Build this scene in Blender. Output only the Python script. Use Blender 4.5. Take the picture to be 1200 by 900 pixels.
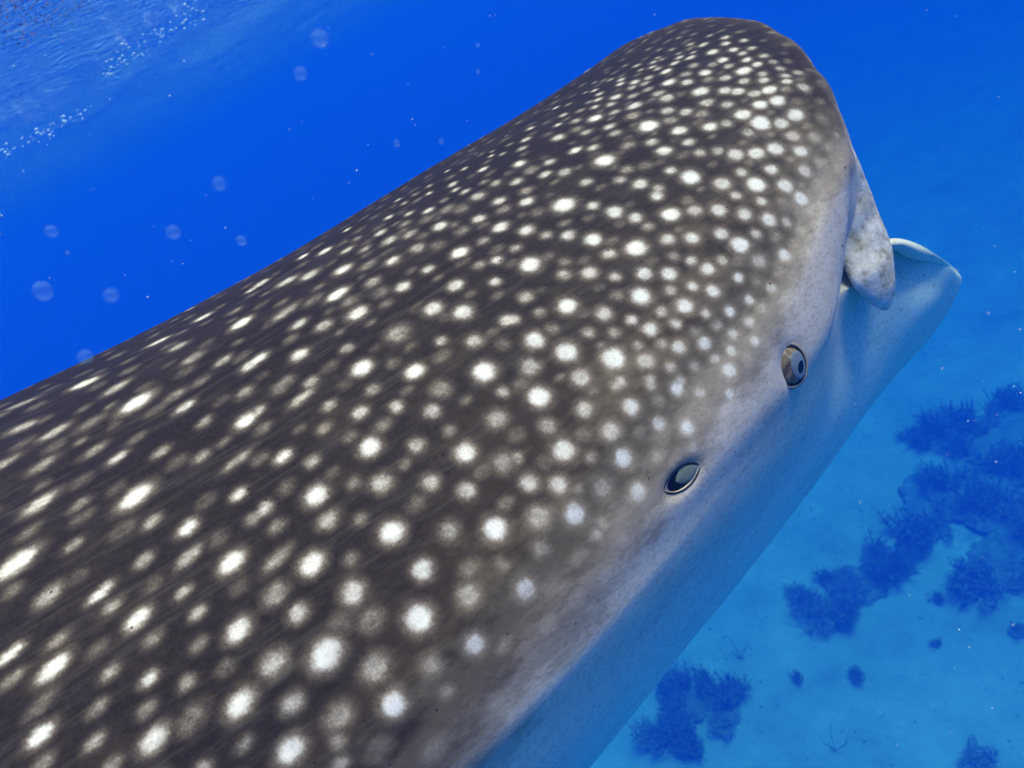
import bpy, bmesh, math, random
import numpy as np
from mathutils import Vector, Matrix, kdtree, noise

for o in list(bpy.data.objects):
    bpy.data.objects.remove(o, do_unlink=True)
SC = bpy.context.scene
COL = SC.collection
R = math.radians

# ------------------------------------------------------------------ camera
CAM_POS = Vector((0.0, 0.0, -1.05))          # about a metre under the surface (surface is z = 0)
CAM_PITCH, CAM_ROLL = R(-29.0), R(30.0)
fwd = Vector((0, math.cos(CAM_PITCH), math.sin(CAM_PITCH)))
r0 = Vector((1, 0, 0)); u0 = r0.cross(fwd)
cam_r = r0 * math.cos(CAM_ROLL) - u0 * math.sin(CAM_ROLL)
cam_u = r0 * math.sin(CAM_ROLL) + u0 * math.cos(CAM_ROLL)
cd = bpy.data.cameras.new('camera'); cam = bpy.data.objects.new('camera', cd); COL.objects.link(cam)
cam.matrix_world = Matrix(((cam_r.x, cam_u.x, -fwd.x, CAM_POS.x), (cam_r.y, cam_u.y, -fwd.y, CAM_POS.y),
                           (cam_r.z, cam_u.z, -fwd.z, CAM_POS.z), (0, 0, 0, 1)))
cd.sensor_width = 36; cd.lens = 22.5; cd.clip_start = 0.02; cd.clip_end = 500
SC.camera = cam
cd.dof.use_dof = True; cd.dof.focus_distance = 0.84; cd.dof.aperture_fstop = 8.0

# ------------------------------------------------------------------ daylight
TO_SUN = Vector((0.38, 0.11, 0.92)).normalized()
w = bpy.data.worlds.new('World'); SC.world = w; w.use_nodes = True
nt = w.node_tree
sky = nt.nodes.new('ShaderNodeTexSky'); sky.sky_type = 'NISHITA'; sky.sun_disc = False
sky.sun_elevation = math.asin(TO_SUN.z); sky.sun_rotation = math.atan2(TO_SUN.x, TO_SUN.y)
bg = nt.nodes['Background']; bg.inputs['Strength'].default_value = .15
nt.links.new(sky.outputs[0], bg.inputs['Color'])
sd = bpy.data.lights.new('sun', 'SUN'); sd.energy = 5.0; sd.angle = R(30); sd.color = (1.0, 0.87, 0.71)
sun = bpy.data.objects.new('sun', sd); COL.objects.link(sun); sun.location = (0, 0, 20)
sun.rotation_euler = TO_SUN.to_track_quat('Z', 'Y').to_euler()

SC.view_settings.view_transform = 'Standard'; SC.view_settings.look = 'None'
SC.view_settings.gamma = 1.0; SC.view_settings.use_curve_mapping = False
SC.view_settings.exposure = 0.45
SC.render.engine = 'CYCLES'
cy = SC.cycles
cy.max_bounces = 8; cy.diffuse_bounces = 3; cy.glossy_bounces = 3; cy.transmission_bounces = 4
cy.transparent_max_bounces = 12; cy.volume_bounces = 3
cy.use_denoising = True; cy.adaptive_threshold = 0.02

# ------------------------------------------------------------------ helpers
def tag(o, label=None, cat=None, group=None, kind=None):
    if label: o['label'] = label
    if cat: o['category'] = cat
    if group: o['group'] = group
    if kind: o['kind'] = kind
    return o

def link(name, me, mat=None, parent=None):
    o = bpy.data.objects.new(name, me); COL.objects.link(o)
    if mat is not None and me is not None: me.materials.append(mat)
    if parent: o.parent = parent
    return o

def empty(name, loc=(0, 0, 0)):
    o = bpy.data.objects.new(name, None); COL.objects.link(o); o.location = loc
    o.empty_display_size = 0.2
    return o

def mesh_np(name, V, F4, smooth=True):
    """V (n,3) array, F4 (m,4) quad index array."""
    me = bpy.data.meshes.new(name)
    V = np.ascontiguousarray(V, dtype=np.float32); F4 = np.ascontiguousarray(F4, dtype=np.int32)
    me.vertices.add(len(V)); me.vertices.foreach_set('co', V.ravel())
    me.loops.add(F4.size); me.loops.foreach_set('vertex_index', F4.ravel())
    me.polygons.add(len(F4))
    me.polygons.foreach_set('loop_start', np.arange(0, F4.size, 4, dtype=np.int32))
    me.polygons.foreach_set('use_smooth', np.full(len(F4), smooth))
    me.update(calc_edges=True); me.validate()
    return me

def mesh_py(name, V, F, smooth=True):
    me = bpy.data.meshes.new(name); me.from_pydata([tuple(v) for v in V], [], F)
    me.polygons.foreach_set('use_smooth', [smooth] * len(me.polygons)); me.update()
    return me

def sm(a, b, x):
    t = np.clip((x - a) / (b - a), 0, 1); return t * t * (3 - 2 * t)

class N:
    """small node-tree writer"""
    def __init__(s, name):
        s.m = bpy.data.materials.new(name); s.m.use_nodes = True; s.t = s.m.node_tree
        s.b = s.t.nodes.get('Principled BSDF'); s.out = s.t.nodes.get('Material Output')
    def n(s, kind, **kw):
        q = s.t.nodes.new(kind)
        for k, v in kw.items():
            if k.startswith('_'): setattr(q, k[1:], v)
        return q
    def l(s, a, b): s.t.links.new(a, b)
    def val(s, x, sock):
        if hasattr(x, 'is_linked') or hasattr(x, 'links'): s.l(x, sock)
        else: sock.default_value = x
    def math(s, op, a, b=None, c=None, clamp=False):
        q = s.n('ShaderNodeMath'); q.operation = op; q.use_clamp = clamp
        for i, v in enumerate((a, b, c)):
            if v is not None: s.val(v, q.inputs[i])
        return q.outputs[0]
    def noise(s, vec, scale, detail=3, rough=.55, lac=2.0):
        q = s.n('ShaderNodeTexNoise'); q.inputs['Scale'].default_value = scale
        q.inputs['Detail'].default_value = detail; q.inputs['Roughness'].default_value = rough
        if vec is not None: s.l(vec, q.inputs['Vector'])
        return q.outputs['Fac']
    def ramp(s, fac, stops, interp='EASE'):
        q = s.n('ShaderNodeValToRGB'); e = q.color_ramp; e.interpolation = interp
        while len(e.elements) > 1: e.elements.remove(e.elements[-1])
        e.elements[0].position = stops[0][0]; e.elements[0].color = (*stops[0][1], 1)
        for p, c in stops[1:]:
            k = e.elements.new(p); k.color = (*c, 1)
        s.l(fac, q.inputs[0]); return q.outputs[0]
    def mix(s, fac, a, b, blend='MIX'):
        q = s.n('ShaderNodeMix'); q.data_type = 'RGBA'; q.blend_type = blend
        s.val(fac, q.inputs[0])
        for v, i in ((a, 6), (b, 7)):
            if isinstance(v, tuple): q.inputs[i].default_value = (*v, 1)
            else: s.l(v, q.inputs[i])
        return q.outputs[2]
    def attr(s, name):
        q = s.n('ShaderNodeAttribute'); q.attribute_name = name; return q.outputs['Fac']
    def coord(s): return s.n('ShaderNodeTexCoord').outputs['Object']
    def scaled(s, vec, sc):
        q = s.n('ShaderNodeMapping'); q.inputs['Scale'].default_value = sc; s.l(vec, q.inputs['Vector']); return q.outputs[0]
    def bump(s, h, strength, dist):
        q = s.n('ShaderNodeBump'); q.inputs['Strength'].default_value = strength; q.inputs['Distance'].default_value = dist
        s.l(h, q.inputs['Height']); s.l(q.outputs[0], s.b.inputs['Normal'])

def plain(name, col, rough=.5, spec=.3, var=.0, scale=40):
    k = N(name)
    if var:
        f = k.noise(k.coord(), scale, 4)
        c = k.mix(f, tuple(v * (1 - var) for v in col), tuple(min(1, v * (1 + var)) for v in col)); k.l(c, k.b.inputs['Base Color'])
    else: k.b.inputs['Base Color'].default_value = (*col, 1)
    k.b.inputs['Roughness'].default_value = rough; k.b.inputs['Specular IOR Level'].default_value = spec
    return k.m

# ------------------------------------------------------------------ the setting: surface, seabed, haze
BED = -19.0
def build_surface():
    n = 420
    # denser rows towards the camera, 110 m across
    s = np.linspace(-1, 1, n); ax = np.sign(s) * (np.abs(s) * 9 + np.abs(s) ** 5 * 108)
    X, Y = np.meshgrid(ax, ax, indexing='ij')
    rng = np.random.default_rng(4); Z = np.zeros_like(X)
    for i in range(46):
        L = 0.22 * 1.085 ** i * 1.0
        if L > 6: L = rng.uniform(.5, 4)
        a = rng.normal(R(62), .55); k = 2 * math.pi / L
        Z += .0105 * L ** .9 * np.sin(k * (X * math.cos(a) + Y * math.sin(a)) + rng.uniform(0, 6.28) + .6 * np.sin(.7 * X / L ** .5 + i))
    Z *= .6 * np.exp(-(np.hypot(X, Y) / 40) ** 2)
    Z = np.clip(Z, -.18, .18)
    V = np.stack([X, Y, Z], -1).reshape(-1, 3)
    i = np.arange(n * n).reshape(n, n)
    F = np.stack([i[:-1, :-1], i[1:, :-1], i[1:, 1:], i[:-1, 1:]], -1).reshape(-1, 4)
    k = N('sea_surface'); t = k.t
    glo = k.n('ShaderNodeBsdfGlossy'); glo.inputs['Roughness'].default_value = .08; glo.inputs['Color'].default_value = (.9, .95, 1, 1)
    tr = k.n('ShaderNodeBsdfTransparent'); tr.inputs['Color'].default_value = (.92, .97, 1, 1)
    lw = k.n('ShaderNodeLayerWeight'); lw.inputs['Blend'].default_value = .5
    f = k.ramp(lw.outputs['Facing'], [(0, (.04,) * 3), (.3, (.30,) * 3), (.55, (.90,) * 3), (.72, (1,) * 3)], 'LINEAR')
    bp = k.n('ShaderNodeBump'); bp.inputs['Strength'].default_value = .8; bp.inputs['Distance'].default_value = .05
    k.l(k.noise(k.scaled(k.coord(), (5, 9, 5)), 1.6, 5, .6), bp.inputs['Height'])
    k.l(bp.outputs[0], glo.inputs['Normal']); k.l(bp.outputs[0], lw.inputs['Normal'])
    mx = k.n('ShaderNodeMixShader'); k.l(f, mx.inputs[0]); k.l(tr.outputs[0], mx.inputs[1]); k.l(glo.outputs[0], mx.inputs[2])
    k.l(mx.outputs[0], k.out.inputs['Surface'])
    tag(link('water_surface', mesh_np('water_surface', V, F), k.m), 'rippled underside of the sea surface with glints', kind='structure')

def bed_z(x, y):
    return BED + .22 * noise.noise((x * .16, y * .16, 3)) + .07 * noise.noise((x * .7, y * .7, 9))

def build_seabed():
    n = 260; s = np.linspace(-1, 1, n); ax = np.sign(s) * (np.abs(s) * 22 + np.abs(s) ** 5 * 90)
    V = [(x + 3, y + 5, bed_z(x + 3, y + 5)) for x in ax for y in ax]
    i = np.arange(n * n).reshape(n, n)
    F = np.stack([i[:-1, :-1], i[1:, :-1], i[1:, 1:], i[:-1, 1:]], -1).reshape(-1, 4)
    k = N('sand'); c = k.coord()
    f = k.noise(c, .55, 6, .62); g = k.noise(c, 3.0, 5, .65)
    col = k.ramp(f, [(.3, (.42, .41, .38)), (.5, (.60, .59, .55)), (.68, (.74, .73, .68))])
    fleck = k.math('GREATER_THAN', k.noise(c, 7.0, 3, .6), .66)
    weed2 = k.math('MULTIPLY', fleck, k.math('GREATER_THAN', k.noise(c, .8, 3), .5))
    col = k.mix(k.math('MULTIPLY', weed2, .75), col, (.05, .06, .035))
    k.l(k.mix(k.math('MULTIPLY', g, .35), col, (.5, .48, .42)), k.b.inputs['Base Color'])
    k.b.inputs['Roughness'].default_value = .95; k.b.inputs['Specular IOR Level'].default_value = .05
    k.bump(g, .6, .12)
    tag(link('seabed', mesh_np('seabed', V, F), k.m), 'pale rippled sand seabed far below', kind='structure')

def build_haze():
    h = 128.0; z0, z1 = BED - 1.6, .45
    V = [(x, y, z) for z in (z0, z1) for (x, y) in ((-h, -h), (h, -h), (h, h), (-h, h))]
    F = [(3, 2, 1, 0), (4, 5, 6, 7), (0, 1, 5, 4), (1, 2, 6, 5), (2, 3, 7, 6), (3, 0, 4, 7)]
    m = bpy.data.materials.new('haze_water'); m.use_nodes = True; t = m.node_tree; t.nodes.clear()
    out = t.nodes.new('ShaderNodeOutputMaterial'); v = t.nodes.new('ShaderNodeVolumePrincipled')
    v.inputs['Color'].default_value = (0.0020, 0.0264, 0.1680, 1); v.inputs['Density'].default_value = 0.25
    v.inputs['Anisotropy'].default_value = .0
    v.inputs['Absorption Color'].default_value = (0.3835, 0.7261, 0.9135, 1)
    t.links.new(v.outputs[0], out.inputs['Volume'])
    tag(link('haze', mesh_py('haze', V, F, False), m), 'clear blue sea water thick with blue haze', kind='stuff')

# ------------------------------------------------------------------ whale shark
# rings: x_top, x_side, x_bottom, half width, height above ridge, depth below ridge, ridge z, p, e_top, e_bottom
RINGS = [
    (-6.3, -6.3, -6.3, .045, .058, .074, -.139, .6, 1, 1),
    (-5.2, -5.2, -5.2, .145, .145, .185, -.159, .6, 1, 1),
    (-4, -4, -4, .268, .252, .346, -.189, .6, 1, 1),
    (-3, -3, -3, .402, .368, .519, -.21, .6, 1, 1),
    (-2, -2, -2, .513, .426, .618, -.159, .6, 1, 1),
    (-1.2, -1.2, -1.2, .569, .416, .649, -.096, .6, 1, 1),
    (-.6, -.6, -.6, .61, .368, .688, -.048, .6, 1, 1),
    (-.1, -.1, -.1, .635, .318, .684, -.01, .6, 1, 1),
    (.35, .35, .35, .582, .312, .7, .035, .6, 1, 1),
    (.704, .694, .706, .523, .303, .686, .085, .6, .95, .95),
    (.83, .771, .947, .49, .302, .631, .1, .5, .9, .9),
    (.93, .777, 1.166, .472, .298, .56, .11, .5, .85, .85),
    (1.005, .773, 1.32, .446, .283, .477, .101, .45, .8, .8),
    (1.03, .79, 1.388, .436, .175, .37, .093, .4, .8, .8),
    (1.015, .78, 1.371, .43, .1, .3, .076, .4, .8, .8),
    (.95, .77, 1.296, .41, .081, .264, .064, .4, .8, .8),
    (.84, .74, 1.012, .338, .092, .253, .032, .6, .8, .8),
    (.748, .7, .804, .178, .067, .168, .001, .6, .8, .8),
]
def ring_pts(r, phi):
    xt, xs, xb, a, t, b, zr, p, et, eb = r
    c = np.cos(phi); s = np.sin(phi); up = s >= 0; m = np.abs(s) ** p
    x = np.where(up, xs + (xt - xs) * m, xs + (xb - xs) * m); e = np.where(up, et, eb)
    return np.stack([x, -a * np.sign(c) * np.abs(c) ** e, zr + np.where(up, t, b) * np.sign(s) * np.abs(s) ** e], -1)

def spline(C, u):
    n = len(C); i = np.clip(np.floor(u).astype(int), 0, n - 2); wv = (u - i)[:, None, None]
    P = lambda k: C[np.clip(k, 0, n - 1)]
    ch = np.array([np.abs(C[k + 1] - C[k]).sum(-1).mean() for k in range(n - 1)]) + 1e-6
    def tan(k):
        k = np.clip(k, 0, n - 1)
        h0 = ch[np.clip(k - 1, 0, n - 2)][:, None, None]; h1 = ch[np.clip(k, 0, n - 2)][:, None, None]
        d0 = (P(k) - P(k - 1)) / h0; d1 = (P(k + 1) - P(k)) / h1; t = (d0 * h1 + d1 * h0) / (h0 + h1)
        t = np.where((k == 0)[:, None, None], d1, t); return np.where((k == n - 1)[:, None, None], d0, t)
    h = ch[i][:, None, None]; p0, p1 = P(i), P(i + 1); m0, m1 = tan(i) * h, tan(i + 1) * h
    return (2*wv**3 - 3*wv**2 + 1)*p0 + (wv**3 - 2*wv**2 + wv)*m0 + (-2*wv**3 + 3*wv**2)*p1 + (wv**3 - wv**2)*m1

def head_turn(G):
    G = G.copy(); x, y, z = G[..., 0].copy(), G[..., 1].copy(), G[..., 2].copy(); w_ = sm(.45, 1.0, x)
    G[..., 0] = x + (.10*y + .12*np.minimum(y + .2, 0) + .09*sm(-.42, .05, y))*w_*sm(-.30, .14, z) + .02*w_*sm(0, -.15, z)
    z = z + .02*sm(.6, 1.05, x)*sm(-.35, .1, y)*sm(-.05, .12, z)
    G[..., 2] = z + .052*np.exp(-((x - .98)/.15)**2)*sm(.2, .32, -y)*sm(-.4, -.05, z)*sm(.14, .04, z)
    G[..., 2] -= .030*sm(1.02, 1.3, G[..., 0])*sm(.1, -.02, z)
    return G

# pale spots read off the animal: x, y, z on the skin, radius, brightness, stretch along the body
SPOTS = [
    (-.320, .115, .305, .0101, .50, 1.9), (-.307, .006, .310, .0092, .60, 1.9), (-.262, -.066, .307, .0084, .70, 1.8), (-.216, -.090, .304, .0081, .35, 1.7),
    (-.232, -.122, .302, .0037, .40, 1.7), (-.322, -.086, .307, .0078, .50, 1.9), (-.277, -.132, .301, .0072, .50, 1.8), (-.218, -.156, .297, .0070, .50, 1.7),
    (-.193, -.199, .291, .0064, .80, 1.6), (-.157, -.096, .303, .0114, 1.00, 1.6), (-.224, .063, .306, .0100, .90, 1.7), (-.179, -.020, .307, .0094, .60, 1.6),
    (-.109, -.127, .301, .0077, .40, 1.5), (-.103, -.170, .296, .0071, .80, 1.5), (-.088, -.222, .288, .0060, .50, 1.4), (-.145, -.231, .285, .0058, .60, 1.5),
    (-.107, -.275, .277, .0057, .50, 1.5), (-.074, -.311, .268, .0056, .50, 2.6), (-.046, -.259, .282, .0083, 1.00, 1.4), (-.031, -.211, .293, .0067, .50, 1.4),
    (-.283, -.207, .291, .0086, .80, 1.8), (-.242, -.245, .282, .0055, .45, 1.7), (-.185, -.279, .274, .0099, 1.00, 1.6), (-.177, -.325, .262, .0053, .65, 1.6),
    (-.147, -.357, .252, .0063, 1.00, 1.5), (-.088, -.355, .254, .0054, .90, 1.4), (-.256, -.298, .269, .0052, .50, 1.7), (-.297, -.246, .283, .0054, .30, 1.8),
    (-.312, -.281, .275, .0094, 1.00, 1.9), (-.197, -.363, .249, .0051, .60, 1.6), (-.157, -.387, .240, .0051, .65, 2.5), (-.123, -.419, .228, .0080, 1.00, 1.4),
    (-.242, -.267, .277, .0054, .30, 1.7), (-.086, -.390, .241, .0052, .50, 1.3), (-.289, -.340, .257, .0065, .65, 1.8), (-.244, -.369, .246, .0044, 1.00, 2.6),
    (-.238, -.389, .239, .0049, .60, 1.7), (-.220, -.416, .227, .0067, 1.00, 1.6), (-.291, -.390, .238, .0047, .50, 1.8), (-.332, -.376, .244, .0047, 1.00, 2.4),
    (-.299, -.413, .228, .0069, 1.00, 1.8), (-.334, -.400, .233, .0046, .50, 1.9), (-.260, -.420, .225, .0047, .25, 1.7), (-.213, -.442, .215, .0047, .50, 1.6),
    (-.175, -.418, .227, .0049, .55, 1.5), (-.169, -.445, .215, .0048, .60, 1.5), (-.143, -.479, .197, .0076, .95, 1.4), (-.179, -.470, .201, .0047, .40, 1.5),
    (-.256, -.446, .212, .0046, .60, 1.7), (-.228, -.470, .200, .0046, .85, 1.6), (-.201, -.490, .189, .0046, .60, 1.5), (-.167, -.499, .185, .0046, .30, 1.4),
    (-.169, -.528, .164, .0081, .95, 1.4), (-.275, -.466, .201, .0045, .40, 1.7), (-.240, -.490, .188, .0045, .40, 1.6), (-.209, -.516, .172, .0071, .35, 1.5),
    (-.316, -.436, .216, .0049, .35, 2.4), (-.324, -.458, .204, .0057, 1.00, 1.8), (-.287, -.487, .188, .0044, .60, 1.7), (-.244, -.512, .173, .0070, .90, 1.6),
    (-.181, -.552, .144, .0044, .40, 1.4), (-.330, -.478, .192, .0043, .50, 1.8), (-.281, -.509, .173, .0043, .50, 1.7), (-.218, -.548, .145, .0044, .60, 1.4),
    (.072, .110, .313, .0090, .80, 1.3), (.103, .034, .321, .0118, .70, 1.3), (.135, .000, .324, .0115, .70, 1.2), (.155, .114, .321, .0069, .90, 1.2),
    (.186, .071, .327, .0090, .90, 1.2), (.244, .108, .330, .0058, .90, 1.1), (.235, .033, .334, .0066, .50, 1.1), (.208, .009, .332, .0086, .70, 1.1),
    (.226, -.031, .333, .0084, .50, 1.1), (.177, -.054, .327, .0108, .90, 1.1), (.206, -.094, .328, .0100, .40, 1.1), (.235, -.127, .328, .0094, .80, 1.0),
    (.262, -.057, .336, .0110, .70, 1.0), (.266, -.007, .338, .0086, .80, 1.1), (.302, .038, .341, .0067, .90, 1.0), (.325, -.003, .344, .0077, .60, 1.0),
    (.345, -.041, .346, .0086, .80, 1.0), (.347, .094, .343, .0059, .80, 1.0), (.288, -.082, .337, .0105, .60, 1.0), (.302, -.034, .341, .0085, .40, 1.0),
    (.275, -.134, .331, .0094, .60, 1.0), (.329, -.069, .343, .0110, .30, 1.0), (.327, -.116, .338, .0099, .90, 1.0), (.298, -.156, .330, .0090, .30, 1.0),
    (.341, -.158, .334, .0092, .35, 1.0), (.309, -.204, .323, .0113, 1.00, 1.0), (.374, -.105, .344, .0104, .40, 1.0), (.408, -.101, .348, .0105, .70, 1.0),
    (.374, -.156, .338, .0093, .80, 1.0), (.420, -.146, .344, .0097, .70, 1.0), (.409, -.173, .339, .0091, .40, 1.0), (.379, -.208, .329, .0107, .90, 1.0),
    (.345, -.213, .325, .0082, .50, 1.0), (.333, -.263, .312, .0075, .80, 1.0), (.311, -.252, .312, .0075, .50, 1.0), (.259, -.194, .320, .0083, .70, 1.0),
    (.215, -.196, .315, .0096, .80, 1.0), (.190, -.147, .320, .0089, .60, 1.1), (.188, -.179, .316, .0083, .35, 1.1), (.142, -.121, .319, .0118, 1.00, 1.2),
    (.146, -.157, .315, .0086, .35, 1.1), (.144, -.191, .309, .0109, .90, 1.1), (.111, -.091, .318, .0098, .30, 1.2), (.068, -.076, .316, .0082, .60, 2.3),
    (.074, -.135, .311, .0088, .75, 1.2), (.098, -.175, .308, .0082, .65, 1.2), (.103, -.243, .296, .0069, .60, 1.1), (.050, -.202, .300, .0083, .85, 1.2),
    (.005, -.160, .303, .0082, .90, 1.3), (.102, -.290, .284, .0103, 1.00, 1.1), (.149, -.343, .271, .0101, 1.00, 1.0), (.135, -.312, .281, .0066, .25, 1.0),
    (.221, -.272, .299, .0109, .85, 1.0), (.246, -.306, .291, .0113, .85, 1.0), (.266, -.259, .307, .0093, .85, 1.0), (.307, -.294, .300, .0071, .75, 1.0),
    (.164, -.273, .294, .0126, .55, 1.0), (.199, -.325, .281, .0067, .65, 1.0), (.230, -.355, .273, .0090, .70, 1.0), (.252, -.382, .264, .0066, .35, 1.0),
    (.212, -.397, .254, .0116, 1.00, 1.0), (.279, -.356, .276, .0086, .80, 1.0), (.042, -.261, .287, .0067, .60, 1.2), (.018, -.235, .291, .0068, .35, 1.3),
    (.023, -.277, .282, .0060, .65, 2.4), (.007, -.241, .289, .0067, .35, 1.3), (.044, -.314, .274, .0064, .60, 1.2), (.068, -.350, .263, .0074, .80, 1.1),
    (.105, -.372, .258, .0068, .80, 1.0), (.135, -.402, .247, .0079, .70, 1.0), (.096, -.330, .272, .0065, .50, 1.1), (.159, -.385, .256, .0092, .50, 1.0),
    (.214, -.429, .238, .0063, .60, 1.0), (.188, -.450, .226, .0100, .55, 1.0), (.025, -.340, .264, .0062, .45, 1.2), (.044, -.372, .254, .0061, .35, 1.1),
    (-.029, -.344, .260, .0066, .95, 1.3), (-.005, -.371, .252, .0060, .60, 1.2), (.055, -.396, .246, .0093, 1.00, 1.1), (.098, -.424, .235, .0076, .65, 1.0),
    (.137, -.432, .233, .0061, .40, 1.0), (.137, -.461, .218, .0097, .95, 1.0), (.164, -.490, .200, .0097, .50, 1.0), (-.020, -.408, .237, .0090, 1.00, 1.2),
    (.020, -.420, .233, .0058, .40, 1.1), (.044, -.438, .226, .0090, .70, 1.1), (.087, -.466, .212, .0079, .65, 1.0), (.113, -.492, .197, .0079, .70, 1.0),
    (-.071, -.388, .243, .0058, .75, 1.3), (-.069, -.413, .233, .0057, .40, 1.3), (-.022, -.439, .223, .0077, .65, 1.2), (.005, -.457, .215, .0056, .40, 1.1),
    (.025, -.485, .199, .0101, 1.00, 1.0), (.074, -.513, .182, .0082, .50, 1.0), (.115, -.532, .166, .0103, 1.00, 1.0), (-.057, -.467, .207, .0089, .95, 1.2),
    (-.084, -.443, .218, .0055, .50, 2.4), (-.023, -.484, .199, .0055, .35, 1.1), (.031, -.526, .171, .0084, .85, 1.0), (.100, -.557, .143, .0056, .30, 1.0),
    (-.029, -.256, .284, .0066, .60, 1.3), (-.099, -.471, .203, .0078, .50, 1.3), (-.037, -.509, .182, .0087, .80, 1.1), (-.090, -.497, .189, .0067, .75, 1.2),
    (-.086, -.536, .161, .0103, 1.00, 1.2), (-.129, -.518, .173, .0083, .65, 1.3), (.003, -.554, .147, .0106, 1.00, 1.0), (-.035, -.535, .163, .0081, .40, 1.1),
    (.055, -.561, .140, .0089, .60, 1.0), (.035, -.589, .108, .0083, .80, 1.0), (-.054, -.564, .137, .0093, .55, 1.1), (-.010, -.584, .116, .0076, .40, 1.0),
    (-.057, -.589, .110, .0093, .95, 1.0), (-.131, -.550, .148, .0068, .60, 1.3), (-.103, -.575, .125, .0082, .50, 1.2), (-.010, -.601, .091, .0052, .35, 1.0),
    (-.151, -.573, .125, .0080, .95, 1.3), (-.113, -.586, .112, .0050, .40, 1.2), (-.121, -.597, .097, .0049, .50, 1.1), (.504, -.084, .361, .0093, .90, 1.0),
    (.469, -.126, .353, .0084, .70, 1.0), (.568, -.013, .371, .0081, .80, 1.0), (.541, -.039, .367, .0079, .60, 1.0), (.605, .027, .374, .0072, .80, 1.0),
    (.590, -.079, .371, .0099, .80, 1.0), (.531, -.132, .359, .0085, .70, 1.0), (.502, -.157, .352, .0089, .80, 1.0), (.520, -.184, .350, .0094, .70, 1.0),
    (.572, -.148, .361, .0094, .90, 1.0), (.588, -.172, .359, .0090, .70, 1.0), (.621, -.116, .371, .0092, .60, 1.0), (.622, -.088, .373, .0087, .40, 1.0),
    (.623, -.035, .376, .0069, .80, 1.0), (.656, -.009, .381, .0071, .80, 1.0), (.643, -.061, .378, .0079, .60, 1.0), (.686, .058, .383, .0062, .90, 1.0),
    (.696, .029, .385, .0061, .50, 1.0), (.674, -.034, .382, .0070, .50, 1.0), (.661, -.091, .378, .0109, .95, 1.0), (.645, -.146, .370, .0088, .80, 1.0),
    (.633, -.173, .365, .0083, .60, 1.0), (.686, -.112, .379, .0085, .60, 1.0), (.573, -.216, .349, .0140, 1.00, 1.0), (.521, -.233, .339, .0085, .70, 1.0),
    (.553, -.269, .333, .0081, .60, 1.0), (.576, -.260, .338, .0084, .50, 1.0), (.620, -.216, .355, .0093, .45, 1.0), (.674, -.205, .363, .0141, 1.00, 1.0),
    (.710, -.136, .379, .0112, .80, 1.0), (.683, -.160, .373, .0106, .50, 1.0), (.645, -.241, .352, .0090, .70, 1.0), (.639, -.272, .342, .0108, .85, 1.0),
    (.598, -.275, .337, .0082, .35, 1.0), (.564, -.298, .325, .0099, .85, 1.0), (.612, -.310, .326, .0078, .80, 1.0), (.575, -.322, .317, .0075, .60, 1.0),
    (.689, -.254, .353, .0106, .90, 1.0), (.720, -.199, .370, .0100, .60, 1.0), (.702, -.223, .363, .0095, .50, 1.0), (.747, -.172, .379, .0106, .70, 1.0),
    (.731, -.228, .365, .0096, .70, 1.0), (.786, -.207, .377, .0120, .90, 1.0), (.766, -.238, .367, .0095, .70, 1.0), (.739, -.251, .360, .0092, .50, 1.0),
    (.674, -.286, .342, .0084, .75, 1.0), (.666, -.314, .331, .0080, .60, 1.0), (.622, -.337, .317, .0124, 1.00, 1.0), (.720, -.285, .348, .0102, .90, 1.0),
    (.687, -.329, .327, .0077, .60, 1.0), (.739, -.298, .345, .0085, .60, 1.0), (.777, -.267, .360, .0091, .60, 1.0), (.769, -.302, .347, .0117, .90, 1.0),
    (.700, -.348, .320, .0112, .80, 1.0), (.644, -.372, .302, .0108, .80, 1.0), (.679, -.375, .304, .0075, .70, 1.0), (.677, -.400, .289, .0121, 1.00, 1.0),
    (.723, -.364, .313, .0111, .85, 1.0), (.773, -.331, .335, .0135, 1.00, 1.0), (.803, -.306, .349, .0102, .95, 1.0), (.746, -.332, .332, .0081, .60, 1.0),
    (.805, -.239, .372, .0097, .80, 1.0), (.813, -.257, .367, .0095, .80, 1.0), (.821, -.281, .361, .0090, .70, 1.0), (.835, -.290, .360, .0064, .70, 1.0),
    (.834, -.173, .390, .0090, .90, 1.0), (.862, -.227, .382, .0110, .95, 1.0), (.834, -.214, .381, .0085, .70, 1.0), (.839, -.247, .374, .0079, .70, 1.0),
    (.855, -.270, .369, .0076, .70, 1.0), (.819, -.193, .384, .0086, .40, 1.0), (.798, -.167, .387, .0089, .80, 1.0), (.787, -.138, .389, .0104, .90, 1.0),
    (.817, -.146, .392, .0083, .50, 1.0), (.753, -.148, .383, .0091, .60, 1.0), (.761, -.113, .389, .0086, .50, 1.0), (.739, -.100, .387, .0088, .60, 1.0),
    (.730, -.067, .388, .0092, .80, 1.0), (.707, -.080, .384, .0079, .70, 1.0), (.782, -.059, .396, .0082, .80, 1.0), (.799, -.076, .398, .0081, .70, 1.0),
    (.763, -.070, .393, .0081, .60, 1.0), (.780, -.086, .394, .0080, .60, 1.0), (.821, -.096, .399, .0091, .90, 1.0), (.850, -.088, .404, .0081, .80, 1.0),
    (.869, -.107, .404, .0081, .80, 1.0), (.844, -.137, .397, .0075, .60, 1.0), (.892, -.136, .404, .0086, .90, 1.0), (.877, -.171, .396, .0081, .90, 1.0),
    (.865, -.194, .390, .0077, .60, 1.0), (.859, -.166, .394, .0072, .60, 1.0), (.890, -.209, .390, .0077, .80, 1.0), (.884, -.234, .384, .0074, .80, 1.0),
    (.905, -.188, .397, .0071, .70, 1.0), (.910, -.165, .402, .0074, .80, 1.0), (.922, -.138, .408, .0067, .80, 1.0), (.915, -.094, .412, .0082, .70, 1.0),
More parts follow.
